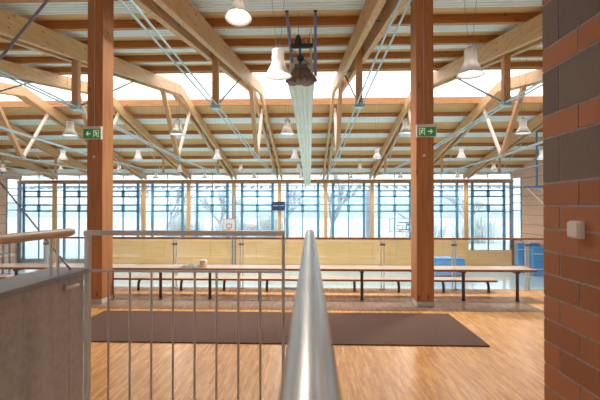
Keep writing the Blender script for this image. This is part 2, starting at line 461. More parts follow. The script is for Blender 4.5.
# ------------------------------------------------------------------ roof trusses
def make_truss(label):
    t = thing('roof_truss', label, 'truss', (0, 0, 0), 'timber roof trusses with steel ties')
    D = .5
    for s in (-1, 1):
        x0, x1 = (s*.25, s*.11) if s < 0 else (.11, .25)
        MB().prism([(-1.5, ntop(-1.5)-D), (YA, ntop(YA)-D), (YA, ntop(YA)), (-1.5, ntop(-1.5))], 0, x0, x1).build('rafter', M['glulamY'], t)
        MB().prism([(YA, ftop(YA)-D), (YF+.05, ftop(YF+.05)-.42), (YF+.05, ftop(YF+.05)), (YA, ftop(YA))], 0, x0, x1).build('rafter', M['glulamY'], t)
    N1 = (11.2, 4.34); N2 = (20.0, 4.0); N3 = (28.9, 3.9)
    MB().cbox(-.09, .09, N1[0]-.09, N1[0]+.09, N1[1], ntop(11.2)-.05, .01).build('strut', M['strutZ'], t)
    MB().cbox(-.07, .07, N3[0]-.07, N3[0]+.07, N3[1], ftop(28.9)-.05, .01).build('strut', M['strutZ'], t)
    def slant(y0, z0, y1, z1, w): # square timber between two points in the truss plane
        d = Vector((0, y1-y0, z1-z0)).normalized(); n = Vector((0, -d.z, d.y))*w
        pr = [(y0+n.y, z0+n.z), (y1+n.y, z1+n.z), (y1-n.y, z1-n.z), (y0-n.y, z0-n.z)]
        return MB().prism(pr, 0, -w, w)
    slant(17.7, ntop(17.7)-.12, *N2, .095).build('strut', M['strutZ'], t)
    MB().tube([(0, 22.1, ftop(22.1)-.25), (0, N2[0]+.05, N2[1]+.05)], .085, 10).build('strut', M['pale_strut'], t)
    for seg, zz in (((3.6, ntop(3.6)-.35), N1), (N1, N2), (N2, N3), (N3, (34.6, ftop(34.6)-.3))):
        for s in (-1, 1): MB().tube([(s*.075, *seg), (s*.075, *zz)], .022, 6).build('tie_rod', M['rod'], t)
    MB().tube([(0, *N1), (0, 15.6, ntop(15.6)-.3)], .028, 6).build('tie_rod', M['dark_rod'], t)
    MB().tube([(0, *N3), (0, 24.4, ftop(24.4)-.3)], .02, 6).build('tie_rod', M['rod'], t)
    for n in (N1, N2, N3):
        nb = MB(); nb.cbox(-.12, .12, n[0]-.12, n[0]+.12, n[1]-.07, n[1]+.07, .015)
        nb.tube([(-.16, n[0], n[1]), (.16, n[0], n[1])], .04, 8)
        nb.build('node_plate', M['rod'], t)
    # bolts that clamp the twin rafters
    for y, zt in ((11.2, ntop(11.2)), (28.9, ftop(28.9)), (8.3, ntop(8.3)), (14.3, ntop(14.3))):
        for dz in (-.14, -.34):
            MB().tube([(-.262, y, zt+dz), (.262, y, zt+dz)], .022, 8).build('bolt', M['dark_rod'], t)
    return t
tr = None
for i, xj in enumerate(XJ):
    if i < 5: where = 'twin rafter timber truss, %s to the left of the one beside the divider curtain' % ORD[4-i]
    elif i == 5: where = 'twin rafter timber truss just left of the divider curtain'
    elif i == 6: where = 'twin rafter timber truss just right of the divider curtain'
    else: where = 'twin rafter timber truss, %s to the right of the one beside the curtain' % ORD[i-7]
    if tr is None:
        tr = make_truss(where); tr.location = (xj, 0, 0)
    else:
        dup(tr, (xj, 0, 0), where)

# ------------------------------------------------------------------ pillars in front of the gallery edge
def pillar(x0, x1, side, label):
    y0, y1 = 6.1, 6.44
    t = thing('timber_pillar', label, 'pillar', ((x0+x1)/2, (y0+y1)/2, 0), 'gallery pillars')
    hx = (x1-x0)/2; hy = (y1-y0)/2; H = ntop(6.2)+PH-.02
    g = .006; gx = -hx*.1
    MB().cbox(-hx, hx, -hy, hy, .02, 2.55, .006).build('shaft', M['glulamZ'], t)
    m = MB(); m.cbox(-hx, gx-g, -hy, hy, 2.55, H, .005); m.cbox(gx+g, hx, -hy, hy, 2.55, H, .005); m.box(gx-g, gx+g, -hy+.03, hy-.03, 2.55, H)
    m.build('twin_plank', M['glulamZ'], t)
    MB().tube([(gx, -hy+.01, 2.68), (gx, -hy+.01, H)], .006, 6).build('cable', M['offwhite'], t)
    MB().cbox(-hx-.004, hx+.004, -hy-.004, hy+.004, 0, .07, .003).build('base_shoe', M['paint_grey'], t)
    b = MB(); b.tube([(gx, -hy-.004, 2.28), (gx, -hy+.01, 2.28)], .022, 10); b.build('dowel_cap', M['offwhite'], t)
    for z, dx in ((1.95, -.03), (1.93, .045), (1.05, .02), (.62, -.05)):
        pass
    return t
pillar(-3.466, -3.222, -1, 'thick timber pillar with exit sign, beside the concrete parapet')
pillar(1.608, 1.868, 1, 'thick timber pillar with exit sign, right of the steel handrail')

# ------------------------------------------------------------------ exit signs
def exit_sign(cx, cz, w, h, y, flip, label):
    t = thing('exit_sign', label, 'sign', (cx, y, cz), 'green exit signs')
    f = MB(); f.cbox(-w/2, w/2, -.05, 0, -h/2, h/2, .006); f.build('housing', M['offwhite'], t)
    MB().cbox(-w/2, w/2, -.055, .01, h/2-.004, h/2+.028, .006).build('mounting_rail', M['offwhite'], t)
    s = -1 if flip else 1       # s=1: arrow on the picture's left side
    MB().box(-w/2+.012, w/2-.012, -.053, -.049, -h/2+.012, h/2-.014).build('green_panel', M['sign_green'], t)
    def X(u): return s*u*w/2
    a = MB(); yy0, yy1 = -.0555, -.0535
    def poly(pts):
        n = len(pts); pts = [(X(u), v*h/2) for u, v in pts]
        a.prism(pts, 1, yy0, yy1)
    poly([(-.62, 0), (-.42, .42), (-.32, .42), (-.46, .1), (-.12, .1), (-.12, -.1), (-.46, -.1), (-.32, -.42), (-.42, -.42)])
    a.build('arrow', M['sign_white'], t)
    a = MB()
    # doorway outline and running figure
    poly([(.18, -.68), (.24, -.68), (.24, .64), (.18, .64)]); poly([(.24, .64), (.24, .54), (.78, .54), (.78, .64)]); poly([(.72, .54), (.78, .54), (.78, -.68), (.72, -.68)])
    a.build('door_symbol', M['sign_white'], t)
    a = MB()
    poly([(.40+.06*math.cos(k*math.pi/4), .40+.10*math.sin(k*math.pi/4)) for k in range(8)])
    poly([(.38, .28), (.56, .26), (.58, -.08), (.44, -.08)])
    poly([(.44, -.06), (.53, -.08), (.38, -.34), (.24, -.40), (.24, -.30), (.34, -.24)])
    poly([(.50, -.08), (.58, -.08), (.62, -.34), (.70, -.60), (.60, -.60), (.53, -.36)])
    poly([(.38, .28), (.40, .18), (.30, .08), (.26, .14)]); poly([(.56, .26), (.66, .10), (.64, .02), (.54, .16)])
    a.build('running_figure', M['sign_white'], t)
    return t
exit_sign(-3.36, 2.63, .29, .175, 6.09, False, 'green exit sign with an arrow pointing left, on a pillar')
exit_sign(1.745, 2.63, .295, .165, 6.09, True, 'green exit sign with an arrow pointing right, on a pillar')

# ------------------------------------------------------------------ brick pier on the right with switch
bw = MB(); x0, x1, y0, y1 = 1.325, 1.85, -1.6, 2.32
MBc = MB().box(x0+.003, x1-.003, y0+.003, y1-.003, 0, 4.4)
wall_r = struct('wall_brick', MBc, M['mortar'])
course = .1262; j = .012
base = 1.5-course*13 - .0
z = base; row = 0
def lay(y_lo, y_hi, zz, hh, mi, off):
    # bricks of the long face, laid back from the far corner
    y = y_hi; first = True; L_ = .31
    while y > y_lo:
        l = L_*off if first and off else L_; first = False
        bw.box(x0, x0+.11, max(y-l+j, y_lo), y, zz+j, zz+hh, mi, random.random())
        y -= l
zs = []
n = 0
while z < 4.3:
    k = round((z-1.5)/course)
    if k == 1 or k == 4 or k == 7 or k == 10 or k == 13 or k == 16 or k == 19:   # double-height grey split block above the orange band
        lay(y0, y1, z, 2*course, 1, .5); 
        for q in range(1): bw.box(x0+.11+j, x1, y1-.11, y1, z+j, z+2*course, 1, random.random())
        z += 2*course
    else:
        lay(y0, y1, z, course, 0, .5 if (k % 2 and k < 1) else 1)
        bw.box(x0+.11+j, x1, y1-.11, y1, z+j, z+course, 0, random.random())
        z += course
bw.build('brick_facing', [M['brick'], M['block']], wall_r)
t = thing('light_switch', 'white square light switch on the brick wall', 'switch', (x0, 2.02, 1.388))
MB().cbox(-.022, 0, -.043, .043, -.043, .043, .003).build('backplate', M['offwhite'], t)
MB().cbox(-.036, -.02, -.037, .037, -.037, .037, .004).build('rocker', M['white'], t)

# ------------------------------------------------------------------ concrete parapet on the left with coping and wooden handrail
t = thing('concrete_parapet', 'board-marked grey concrete parapet under the wooden handrail', 'parapet', (-1.32, 0, 0))
pb = MB()
y = -1.0; k = 0
ys = [-1.0, -.6, -.2, .1, .4, .72, 1.0, 1.28, 1.53, 1.72, 1.9, 2.06, 2.19]
for a, c in zip(ys[:-1], ys[1:]):
    pb.box(-.12, .058+(.0012 if k % 2 else 0), a, c, 0, 1.126); k += 1
pb.box(-.11, .056, -1.0, 2.189, 0, 1.126)
pb.build('body', M['concrete'], t)
MB().cbox(-.16, .078, -1.0, 2.215, 1.128, 1.156, .004).build('coping', M['coping'], t)
t2 = thing('wooden_handrail', 'round beech handrail on twin flat steel uprights, above the coping', 'handrail', (-1.28, 0, 1.1555))
hr = MB(); pts = [(0, -1.0, .21), (0, 2.09, .21), (0, 2.113, .21), (0, 2.125, .21)]
hr.tube(pts, [.0215, .0215, .018, .008], 16); hr.build('rail', M['beech'], t2)
for yy in (1.935, 1.99, .9, .955, -.2, -.145):
    MB().cbox(-.006, .006, yy-.005, yy+.005, 0, .2, .002).build('upright', M['paint_grey'], t2)
t3 = thing('wall_bumper', 'small pale metal knob bumper fixed to the concrete parapet', 'bumper', (-1.26, 2.02, 1.085))
MB().tube([(0, 0, 0), (.012, 0, 0)], .017, 14).build('rosette', M['steel'], t3)
MB().tube([(.012, 0, 0), (.028, 0, 0), (.032, .006, 0), (.032, .06, .0)], [.009, .009, .011, .011], 12).build('arm', M['white'], t3)
t3.scale = (1, 1, 1)

# ------------------------------------------------------------------ steel barrier railing
t = thing('steel_railing', 'painted grey steel barrier railing with thin vertical balusters', 'railing', (0, 2.25, 0))
MB().cbox(-1.288, -.142, -.02, .02, 1.338, 1.366, .004).build('top_rail', M['paint_grey'], t)
MB().cbox(-1.262, -.155, -.006, .006, 1.128, 1.142, .002).build('lower_rail', M['paint_grey'], t)
MB().cbox(-1.255, -.16, -.006, .006, .10, .114, .002).build('lower_rail', M['paint_grey'], t)
MB().cbox(-1.284, -1.258, -.016, .016, 0, 1.338, .003).build('post', M['paint_grey'], t)
MB().cbox(-.158, -.142, -.016, .016, 0, 1.338, .003).build('post', M['paint_grey'], t)
bmesh_bal = MB().tube([(0, 0, .11), (0, 0, 1.13)], .0065, 8)
b0 = bmesh_bal.build('baluster', M['paint_grey'], t); b0.location.x = -1.15
for k in range(1, 8):
    o = b0.copy(); C.objects.link(o); o.location.x = -1.15+k*.1243
MB().cbox(-.142, -.03, -.006, .006, 1.035, 1.049, .002).build('link_bar', M['paint_grey'], t)

t = thing('steel_handrail', 'thick shiny round steel handrail running away from the viewer', 'handrail', (0, 0, 0))
hz = 1.352-.0
m = MB(); m.tube([(0, -1.2, hz), (0, 2.2, hz), (0, 2.245, hz-.008), (0, 2.275, hz-.03), (0, 2.285, hz-.06)], .0245, 24)
m.build('rail', M['tube_steel'], t)
MB().tube([(0, 2.285, 0), (0, 2.285, hz-.055)], .0235, 16).build('post', M['tube_steel'], t)
MB().tube([(0, -1.15, 0), (0, -1.15, hz-.02)], .0235, 16).build('post', M['tube_steel'], t)

# diagonal steel braces on the left
def rod(name, p, q, r, mat, label, cat):
    t = thing(name, label, cat, p)
    qq = Vector(q)-Vector(p)
    MB().tube([(0, 0, 0), qq], r, 10).build('rod', mat, t)
    for e in (Vector((0, 0, 0)), qq):
        d = qq.normalized()*(.03 if e.length < .01 else -.03)
        MB().tube([e, e+d], r*1.35, 10).build('end_fitting', mat, t)
rod('brace_rod', (-1.30, 2.13, 1.16), (-2.93, 2.13, 3.13), .0045, M['dark_rod'], 'thin dark brace rod slanting up behind the wooden handrail', 'rod')
rod('roof_brace', (-4.05, 4.0, 2.0), (-1.80, 4.0, 4.70), .015, M['dark_rod'], 'slanting grey steel rod in front of the roof beams', 'rod')
t = thing('brace_post', 'grey steel post carrying the slanting brace rods', 'post', (-4.1, 4.0, 0))
MB().tube([(0, 0, 0), (0, 0, ntop(4.0)-.0)], .03, 12).build('shaft', M['dark_rod'], t)
MB().cbox(-.07, .07, -.07, .07, 0, .012, .003).build('base_plate', M['dark_rod'], t)
t = thing('brace_post', 'thin grey steel post behind the concrete parapet', 'post', (-2.98, 2.13, 0))
MB().tube([(0, 0, 0), (0, 0, ntop(2.13)+.1)], .03, 12).build('shaft', M['dark_rod'], t)
MB().cbox(-.07, .07, -.07, .07, 0, .012, .003).build('base_plate', M['dark_rod'], t)

# ------------------------------------------------------------------ mat, tables, benches
t = MB(); t.cbox(-2.95, 1.93, 4.37, 5.66, .002, .014, .004)
o = t.build('floor_mat', M['mat_brown']); tag(o, 'long dark brown entrance mat lying on the parquet', 'mat')

def make_table(x0, x1, legs, label):
    w = x1-x0; cx = (x0+x1)/2
    t = thing('low_table', label, 'table', (cx, 6.68, -.055), 'long low tables')
    MB().cbox(-w/2+.005, w/2-.005, -.205, .205, .535, .557, .004).build('tabletop', M['tabletop'], t)
    e = MB(); e.cbox(-w/2, w/2, -.217, -.205, .522, .556, .003); e.cbox(-w/2, w/2, .205, .217, .522, .556, .003)
    e.cbox(-w/2, -w/2+.012, -.205, .205, .522, .556, .003); e.cbox(w/2-.012, w/2, -.205, .205, .522, .556, .003)
    e.build('edge_strip', M['edge_wood'], t)
    for lx in legs:
        l = MB(); l.tube([(lx-cx, -.16, .056), (lx-cx, -.16, .49)], .024, 12)
        lo = l.build('leg', M['leg_dark'], t)
        MB().cbox(lx-cx-.03, lx-cx+.03, -.195, .195, .49, .522, .006).build('bracket', M['leg_dark'], lo)
        MB().lathe([(.0, .012), (.034, .012), (.038, 0)], (lx-cx, -.16, .055), 14).build('foot', M['leg_dark'], lo)
    return t
make_table(-.41+.003, 3.6, (.02, .84, 1.66, 2.46, 3.31), 'long low table with a dark-edged wooden top, in front of the right pillar end')
make_table(-4.46, -.41-.003, (-4.08, -3.27, -2.46, -1.64, -.82), 'long low wooden table carrying the paper roll, behind the railing')
make_table(-8.5, -4.466, (-8.1, -7.3, -6.5, -5.7, -4.9), 'long low wooden table beyond the concrete parapet')

def make_bench(x0, x1, legs, label):
    w = x1-x0; cx = (x0+x1)/2
    t = thing('low_bench', label, 'bench', (cx, 7.2, -.015), 'low benches by the glass balustrade')
    MB().cbox(-w/2, w/2, -.15, .15, .215, .247, .005).build('seat', M['tabletop'], t)
    MB().cbox(-w/2-.002, w/2+.002, -.158, -.148, .212, .246, .003).build('edge_strip', M['edge_wood'], t)
    for lx in legs:
        x = lx-cx
        pts = [(x, .14, .195), (x, .04, .195)]+[(x, .04-.1*math.sin(a*math.pi/12), .195-.1*(1-math.cos(a*math.pi/12))) for a in range(1, 7)]+[(x, -.06, .016)]
        lo = MB().tube(pts, .023, 10).build('leg', M['leg_dark'], t)
        MB().lathe([(.0, .008), (.026, .008), (.028, 0)], (x, -.06, .015), 12).build('foot', M['leg_dark'], lo)
    return t
bl = [-3.1, -2.32, -1.54, -.77, 0.0, .79, 1.57, 2.35, 3.13]
make_bench(-.38, 3.24, bl[4:], 'low wooden bench with curved dark legs behind the right table')
make_bench(-4.25, -.385, [-3.88]+bl[:4], 'low wooden bench with curved dark legs behind the middle table')
make_bench(-8.2, -4.255, [-7.8, -7.0, -6.2, -5.4, -4.6], 'low wooden bench by the balustrade, beyond the concrete parapet')

# things on the table
t = thing('paper_roll', 'cream paper roll standing on the low table', 'paper roll', (-1.77, 6.60, .502))
MB().lathe([(.02, 0), (.058, 0), (.06, .004), (.06, .112), (.057, .116), (.02, .116), (.02, 0)], n=24).build('roll', M['paper'], t)
MB().lathe([(.017, .001), (.0195, .001), (.0195, .115), (.017, .115), (.017, .001)], n=16).build('core', M['leg_dark'], t)
bm = bmesh.new(); bmesh.ops.create_grid(bm, x_segments=24, y_segments=14, size=1)
for v in bm.verts:
    x, y = v.co.x, v.co.y
    h = .028*(1-abs(x)**3)*(1-abs(y)**3)*(.7+.5*math.sin(x*7+y*3)+.35*math.sin(y*9-x*4)); v.co = Vector((x*.15+.02*y, y*.10, max(.003, h+.004)))
me = bpy.data.meshes.new('grey_cloth'); bm.to_mesh(me); bm.free(); me.materials.append(M['cloth'])
for p in me.polygons: p.use_smooth = True
o = bpy.data.objects.new('grey_cloth', me); C.objects.link(o); o.location = (-2.0, 6.62, .502)
md = o.modifiers.new('th', 'SOLIDIFY'); md.thickness = .004; md.offset = 1
tag(o, 'crumpled grey cloth lying on the low table beside the paper roll', 'cloth')

# ------------------------------------------------------------------ glass balustrade on the gallery edge
t = thing('glass_balustrade', 'glass balustrade with steel posts and thin wooden handrail on the gallery edge', 'balustrade', (0, 7.395, 0))
px = [-8.7, -7.45, -6.2, -4.98, -3.76, -2.52, -1.27, .02, 1.33, 2.62, 3.93, 5.25]
MB().cbox(px[0], 6.0, -.022, .022, .905, .94, .008).build('handrail', M['edge_wood'], t)
for i, x in enumerate(px):
    m = MB(); m.cbox(x-.032, x-.02, -.03, .03, 0, .905, .003); m.cbox(x+.02, x+.032, -.03, .03, 0, .905, .003)
    po_ = m.build('post', M['paint_grey'], t)
    MB().cbox(x-.06, x+.06, -.05, .05, 0, .012, .003).build('base_plate', M['paint_grey'], po_)
    MB().cbox(x-.05, x+.05, -.03, -.012, .79, .83, .004).build('clamp', M['dark_rod'], po_)
for a, c in zip(px[:-1], px[1:]):
    MB().box(a+.05, c-.05, -.01, -.002, .06, .86).build('glass_panel', M['rail_glass'], t)

# ------------------------------------------------------------------ pendant lamps
def make_lamp():
    t = thing('pendant_lamp', '', 'lamp', (0, 0, 0), 'bell-shaped hall lamps')
    # origin = centre of the open mouth
    m = MB(); m.lathe([(.0, .48), (.105, .48), (.115, .46), (.115, .26), (.122, .235), (.15, .17), (.19, .09), (.22, .03), (.25, 0), (.242, .002), (.185, .085), (.145, .16), (.11, .22), (0, .22)], n=28)
    m.build('shade', M['shade'], t)
    MB().lathe([(.0, .06), (.06, .07), (.105, .10), (.12, .135), (.08, .19), (0, .195)], n=20).build('bulb', M['bulb'], t)
    MB().lathe([(.0, .52), (.03, .52), (.035, .47), (.1, .47)], n=14).build('cap', M['dark_rod'], t)
    return t
def hang(t, cx, cy, cz):
    zt = (ntop(cy) if cy < YA else ftop(cy))+PH-.02
    if 16 < cy < 22.5: zt = min(ntop(cy) if cy < YA else 99, ftop(cy) if cy >= YA else 99)+.34
    dz = zt-cz
    m = MB()
    for s in (-1, 1): m.tube([(s*.03, 0, .5), (s*.15, 0, dz)], .004, 4)
    m.build('suspension_wire', M['dark_rod'], t)
    l = bpy.data.lights.new('lamp_light', 'SPOT'); l.energy = LAMP_W; l.color = (1, .93, .82); l.shadow_soft_size = .12
    l.spot_size = R(150); l.spot_blend = .6
    lo = bpy.data.objects.new('lamp_light', l); C.objects.link(lo); lo.parent = t; lo.location = (0, 0, .03)
rows = [7.4, 13.3, 20.1, 27.0, 33.5]
LX = {'c': (-.76, 'in the row beside the divider curtain'), 'l1': (-4.7, 'in the row left of the curtain row'), 'l2': (-8.9, 'in the second row left of the curtain'),
      'l3': (-13.1, 'in the third row left of the curtain'), 'l4': (-17.2, 'in the fourth row left of the curtain'), 'l5': (-21.2, 'in the far left row'),
      'r1': (3.35, 'in the row right of the curtain'), 'r2': (7.5, 'in the second row right of the curtain'), 'r3': (12.2, 'in the far right row')}
present = [('c', 0), ('r1', 0), ('r2', 1), ('r3', 2), ('r2', 2), ('r3', 3), ('r3', 4), ('r1', 1), ('r1', 2), ('r1', 3), ('r1', 4), ('r2', 3), ('r2', 4),
           ('c', 1), ('c', 2), ('c', 3), ('c', 4), ('l1', 1), ('l2', 2), ('l1', 2), ('l2', 3), ('l3', 3), ('l3', 4), ('l1', 3), ('l2', 4), ('l1', 4),
           ('l2', 1), ('l3', 2), ('l4', 3), ('l5', 3), ('l1', 0), ('l2', 0)]
present = [p for p in present if p not in (('l1', 0), ('l2', 0), ('l5', 3), ('r2', 3))] + [('r2', 3), ('l5', 3)]
exact = {('c', 0): (-.59, 7.39), ('r1', 0): (2.96, 7.46), ('r2', 1): (7.05, 13.48), ('r3', 2): (11.84, 20.83), ('l2', 1): (-8.16, 13.32), ('l2', 2): (-8.77, 20.11), ('l3', 2): (-12.6, 19.97), ('r1', 1): (3.18, 13.34), ('l1', 1): (-4.44, 13.26), ('l5', 3): (-20.88, 26.5)}
LR = ['nearest the viewer', 'second from the viewer', 'third from the viewer', 'fourth from the viewer', 'close to the window wall']
proto = make_lamp(); first = True
for key, r in present:
    x, where = LX[key]; y = rows[r]
    if (key, r) in exact: x, y = exact[(key, r)]
    lab = 'white pendant lamp %s, %s' % (where, LR[r])
    if first: t = proto; t.location = (x, y, 3.93); t['label'] = lab; first = False
    else:
        t = proto.copy(); C.objects.link(t); t.location = (x, y, 3.93); t['label'] = lab
        for ch in lampparts:
            c = ch.copy(); C.objects.link(c); c.parent = t
    if t is proto: lampparts = list(proto.children)
    hang(t, x, y, 3.93)
t = proto.copy(); C.objects.link(t); t.location = (-1.32, 7.3, 4.98); t['label'] = 'white bell-shaped pendant lamp hung highest and nearest, close under the ceiling'
for ch in lampparts:
    c = ch.copy(); C.objects.link(c); c.parent = t
hang(t, -1.32, 7.3, 4.98); t.rotation_euler.x = R(-11)

# ------------------------------------------------------------------ raised divider curtain with its gathered end and hoist
cx0 = -.21
path = [(9.45, 4.43, .32), (12, 4.44, .28), (16, 4.43, .28), (20, 4.30, .29), (24, 4.12, .29), (28, 3.85, .28), (31, 3.6, .27), (33.4, 3.3, .25)]
t = thing('divider_curtain', 'long pale hoisted divider curtain hanging under the middle of the roof', 'curtain', (-.12, 9.4, 4.4))
vs = []; ncs = 26
def sec(u, hw, hh):
    # closed cross-section: pleated underside, straight flanks
    if u < .6:
        k = u/.6; x = -hw+2*hw*k; z = .055*abs(math.sin(k*math.pi*4))-.0; return (x, z)
    k = (u-.6)/.4
    if k < .4: return (hw*(1-.18*(k/.4)), .0+hh*(k/.4))
    if k < .6: return (hw*.82*(1-2*(k-.4)/.2), hh)
    return (-hw*(.82+.18*((k-.6)/.4)), hh*(1-(k-.6)/.4))
ncs = 60
for (y, z, hw) in path:
    for k in range(ncs):
        x, zz = sec(k/ncs, hw, .62 if y < 30 else .5)
        vs.append((x+cx0+.12, y-9.4, z-4.4+zz))
fs = []
for i in range(len(path)-1):
    for k in range(ncs): fs.append((i*ncs+k, i*ncs+(k+1) % ncs, (i+1)*ncs+(k+1) % ncs, (i+1)*ncs+k))
fs += [tuple(range(ncs)), tuple(range((len(path)-1)*ncs, len(path)*ncs))]
MB().add(vs, fs, False).build('fabric', M['curtain'], t)
hg = MB()
for y in range(11, 33, 3):
    if 16.2 < y < 22.2: continue
    zt = (ntop(y) if y < YA else ftop(y))+PH
    for s in (-1, 1): hg.tube([(cx0+.12+s*.2, y-9.4, .4), (cx0+.12+s*.2, y-9.4, zt-4.4)], .006, 5)
hg.build('hoist_rope', M['dark_rod'], t)
# gathered brown end
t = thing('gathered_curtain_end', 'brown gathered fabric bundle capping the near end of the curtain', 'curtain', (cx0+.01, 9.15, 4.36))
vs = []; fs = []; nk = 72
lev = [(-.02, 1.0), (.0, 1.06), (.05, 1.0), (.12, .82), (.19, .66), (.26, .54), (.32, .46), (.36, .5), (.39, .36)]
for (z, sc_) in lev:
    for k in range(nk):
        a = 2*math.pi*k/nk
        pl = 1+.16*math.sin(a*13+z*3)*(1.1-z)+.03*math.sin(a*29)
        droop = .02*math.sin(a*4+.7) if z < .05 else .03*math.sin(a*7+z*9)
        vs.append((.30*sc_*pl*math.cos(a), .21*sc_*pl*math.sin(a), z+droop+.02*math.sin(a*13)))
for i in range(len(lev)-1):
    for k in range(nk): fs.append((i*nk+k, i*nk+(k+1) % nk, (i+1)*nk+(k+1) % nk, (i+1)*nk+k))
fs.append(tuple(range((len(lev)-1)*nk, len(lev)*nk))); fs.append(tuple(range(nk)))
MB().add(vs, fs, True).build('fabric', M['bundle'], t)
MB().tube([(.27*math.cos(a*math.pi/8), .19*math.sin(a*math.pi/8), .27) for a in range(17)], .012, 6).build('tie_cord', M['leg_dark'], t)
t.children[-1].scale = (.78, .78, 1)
# hoist
t = thing('curtain_hoist', 'dark hoist mechanism between two blue-lilac tubes above the gathered fabric', 'hoist', (cx0, 9.25, 4.9))
for s, x in ((-1, -.36), (1, .36)):
    MB().tube([(-.20, .0, -.05), (-.27, 0, .55), (-.325, 0, 1.12)] if s < 0 else [(.34, -.1, -.40), (.33, 0, .3), (.34, 0, 1.12)], .036, 12).build('guide_tube', M['lilac_tube'], t)
    MB().tube([(-.325 if s < 0 else .34, 0, 1.12), (-.325 if s < 0 else .34, 0, 1.16)], .042, 12).build('tube_cap', M['machine'], t)
    MB().tube([(x*.66, 0, .0), (x*.66, 0, .75)], .018, 8).build('side_rod', M['paint_grey'], t)
MB().cbox(-.24, .28, -.05, .05, .29, .38, .01).build('crossbar', M['machine'], t)
MB().lathe([(0, .60), (.03, .59), (.055, .55), (.06, .50), (.075, .46), (.08, .38), (0, .38)], (-.06, 0, 0), 16).build('motor', M['machine'], t)
MB().tube([(-.02, 0, .3), (-.02, 0, -.13)], .03, 12).build('spindle', M['blue_paint'], t)
MB().lathe([(0, .085), (.05, .07), (.08, .02), (.08, -.02), (.05, -.07), (0, -.085)], (-.01, -.01, .05), 16).build('coupling', M['machine'], t)
MB().tube([(-.2, -.02, .25), (.2, -.02, -.1)], .012, 8).build('stay', M['dark_rod'], t)
MB().tube([(-.06, 0, .58), (-.06, 0, 1.1)], .008, 6).build('hoist_rope', M['dark_rod'], t)
MB().tube([(.12, 0, .38), (.12, 0, .7), (.24, 0, .7), (.24, 0, -.1)], .012, 6).build('cable_guard', M['paint_grey'], t)

# ------------------------------------------------------------------ hall equipment
t = thing('scoreboard', 'small navy scoreboard on the facade post left of the curtain', 'scoreboard', (-2.74, 34.72, 1.18))
MB().cbox(-.57, .57, -.06, .06, 0, .78, .02).build('housing', M['navy'], t)
d = MB()
def seg7(cx, cz, s, on):
    w, h = .5*s, 1.0*s; th = .1*s
    S_ = {'a': (cx-w/2, cx+w/2, cz+h/2-th, cz+h/2), 'g': (cx-w/2, cx+w/2, cz-th/2, cz+th/2), 'd': (cx-w/2, cx+w/2, cz-h/2, cz-h/2+th),
          'f': (cx-w/2, cx-w/2+th, cz, cz+h/2), 'b': (cx+w/2-th, cx+w/2, cz, cz+h/2), 'e': (cx-w/2, cx-w/2+th, cz-h/2, cz), 'c': (cx+w/2-th, cx+w/2, cz-h/2, cz)}
    for k in on: a_ = S_[k]; d.box(a_[0], a_[1], -.068, -.06, a_[2], a_[3])
for cx in (-.38, -.16, .16, .38): d.box(cx-.07, cx+.07, -.068, -.06, .41, .45)
d.build('display_dashes', M['digits'], t)
MB().box(-.1, .1, .06, .13, .2, .6).build('bracket', M['dark_rod'], t)

def hoop(name, loc, w, h, bmat, label, clear):
    t = thing(name, label, 'basketball hoop', loc, 'basketball boards')
    if clear:
        MB().cbox(-w/2, w/2, -.01, .01, -h/2, h/2, .003).build('backboard', M['rail_glass'], t)
        e = MB()
        for (a, b_, c, d_) in ((-w/2, w/2, -h/2, -h/2+.06), (-w/2, w/2, h/2-.06, h/2)): e.box(a, b_, -.02, .02, c, d_)
        for a in (-w/2, w/2-.06): e.box(a, a+.06, -.02, .02, -h/2, h/2)
        e.build('board_frame', M['louvre'], t)
    else:
        MB().cbox(-w/2, w/2, -.02, .02, -h/2, h/2, .01).build('backboard', M['white'], t)
        e = MB()
        for (a, b_, c, d_) in ((-w/2, w/2, -h/2, -h/2+.04), (-w/2, w/2, h/2-.04, h/2)): e.box(a, b_, -.03, -.02, c, d_)
        for a in (-w/2, w/2-.04): e.box(a, a+.04, -.03, -.02, -h/2, h/2)
        e.build('board_border', M['red'], t)
    q = MB(); hw, hh = .24, .36
    z0 = -h/2+.22
    for (a, b_, c, d_) in ((-hw, hw, z0, z0+.05), (-hw, hw, z0+hh-.05, z0+hh)): q.box(a, b_, -.03, -.02, c, d_)
    for a in (-hw, hw-.05): q.box(a, a+.05, -.03, -.02, z0, z0+hh)
    q.build('target_square', M['red'] if not clear else M['louvre'], t)
    ring = MB(); ring.tube([(.23*math.cos(a*math.pi/12), -.35+.23*math.sin(a*math.pi/12), -h/2+.12) for a in range(25)], .012, 6, caps=False)
    ring.box(-.08, .08, -.14, -.02, -h/2+.09, -h/2+.14)
    ring.build('rim', M['red'], t)
    n = MB()
    for k in range(12):
        a = k*math.pi/6; n.tube([(.22*math.cos(a), -.35+.22*math.sin(a), -h/2+.12), (.13*math.cos(a+.3), -.35+.13*math.sin(a+.3), -h/2-.26)], .006, 4)
    n.build('net', M['white'], t)
    return t
t = hoop('basketball_hoop', (-7.0, 34.45, -.02), 1.08, 1.02, None, 'small white basketball board with red square, on a facade post', False)
MB().box(-.2, .1, .02, .3, -.05, .05).build('wall_bracket', M['blue_paint'], t)
t = hoop('basketball_hoop', (7.45, 33.4, -.02), 1.8, 1.15, None, 'clear framed basketball board before the windows, beside the right pillar', True)
m = MB()
for s in (-1, 1):
    m.tube([(s*.5, .02, .55), (s*.1, 1.2, 1.0)], .03, 6); 
m.box(-.1, 1.0, .05, .1, .2, .26); m.box(-.1, 1.0, .05, .1, -.4, -.34); m.box(.9, 1.0, .05, .15, -.5, .3); m.box(.5, .56, .05, .1, -.4, .26)
m.box(.94, 1.02, .1, 1.5, -.1, .1)
m.build('support_frame', M['blue_paint'], t)
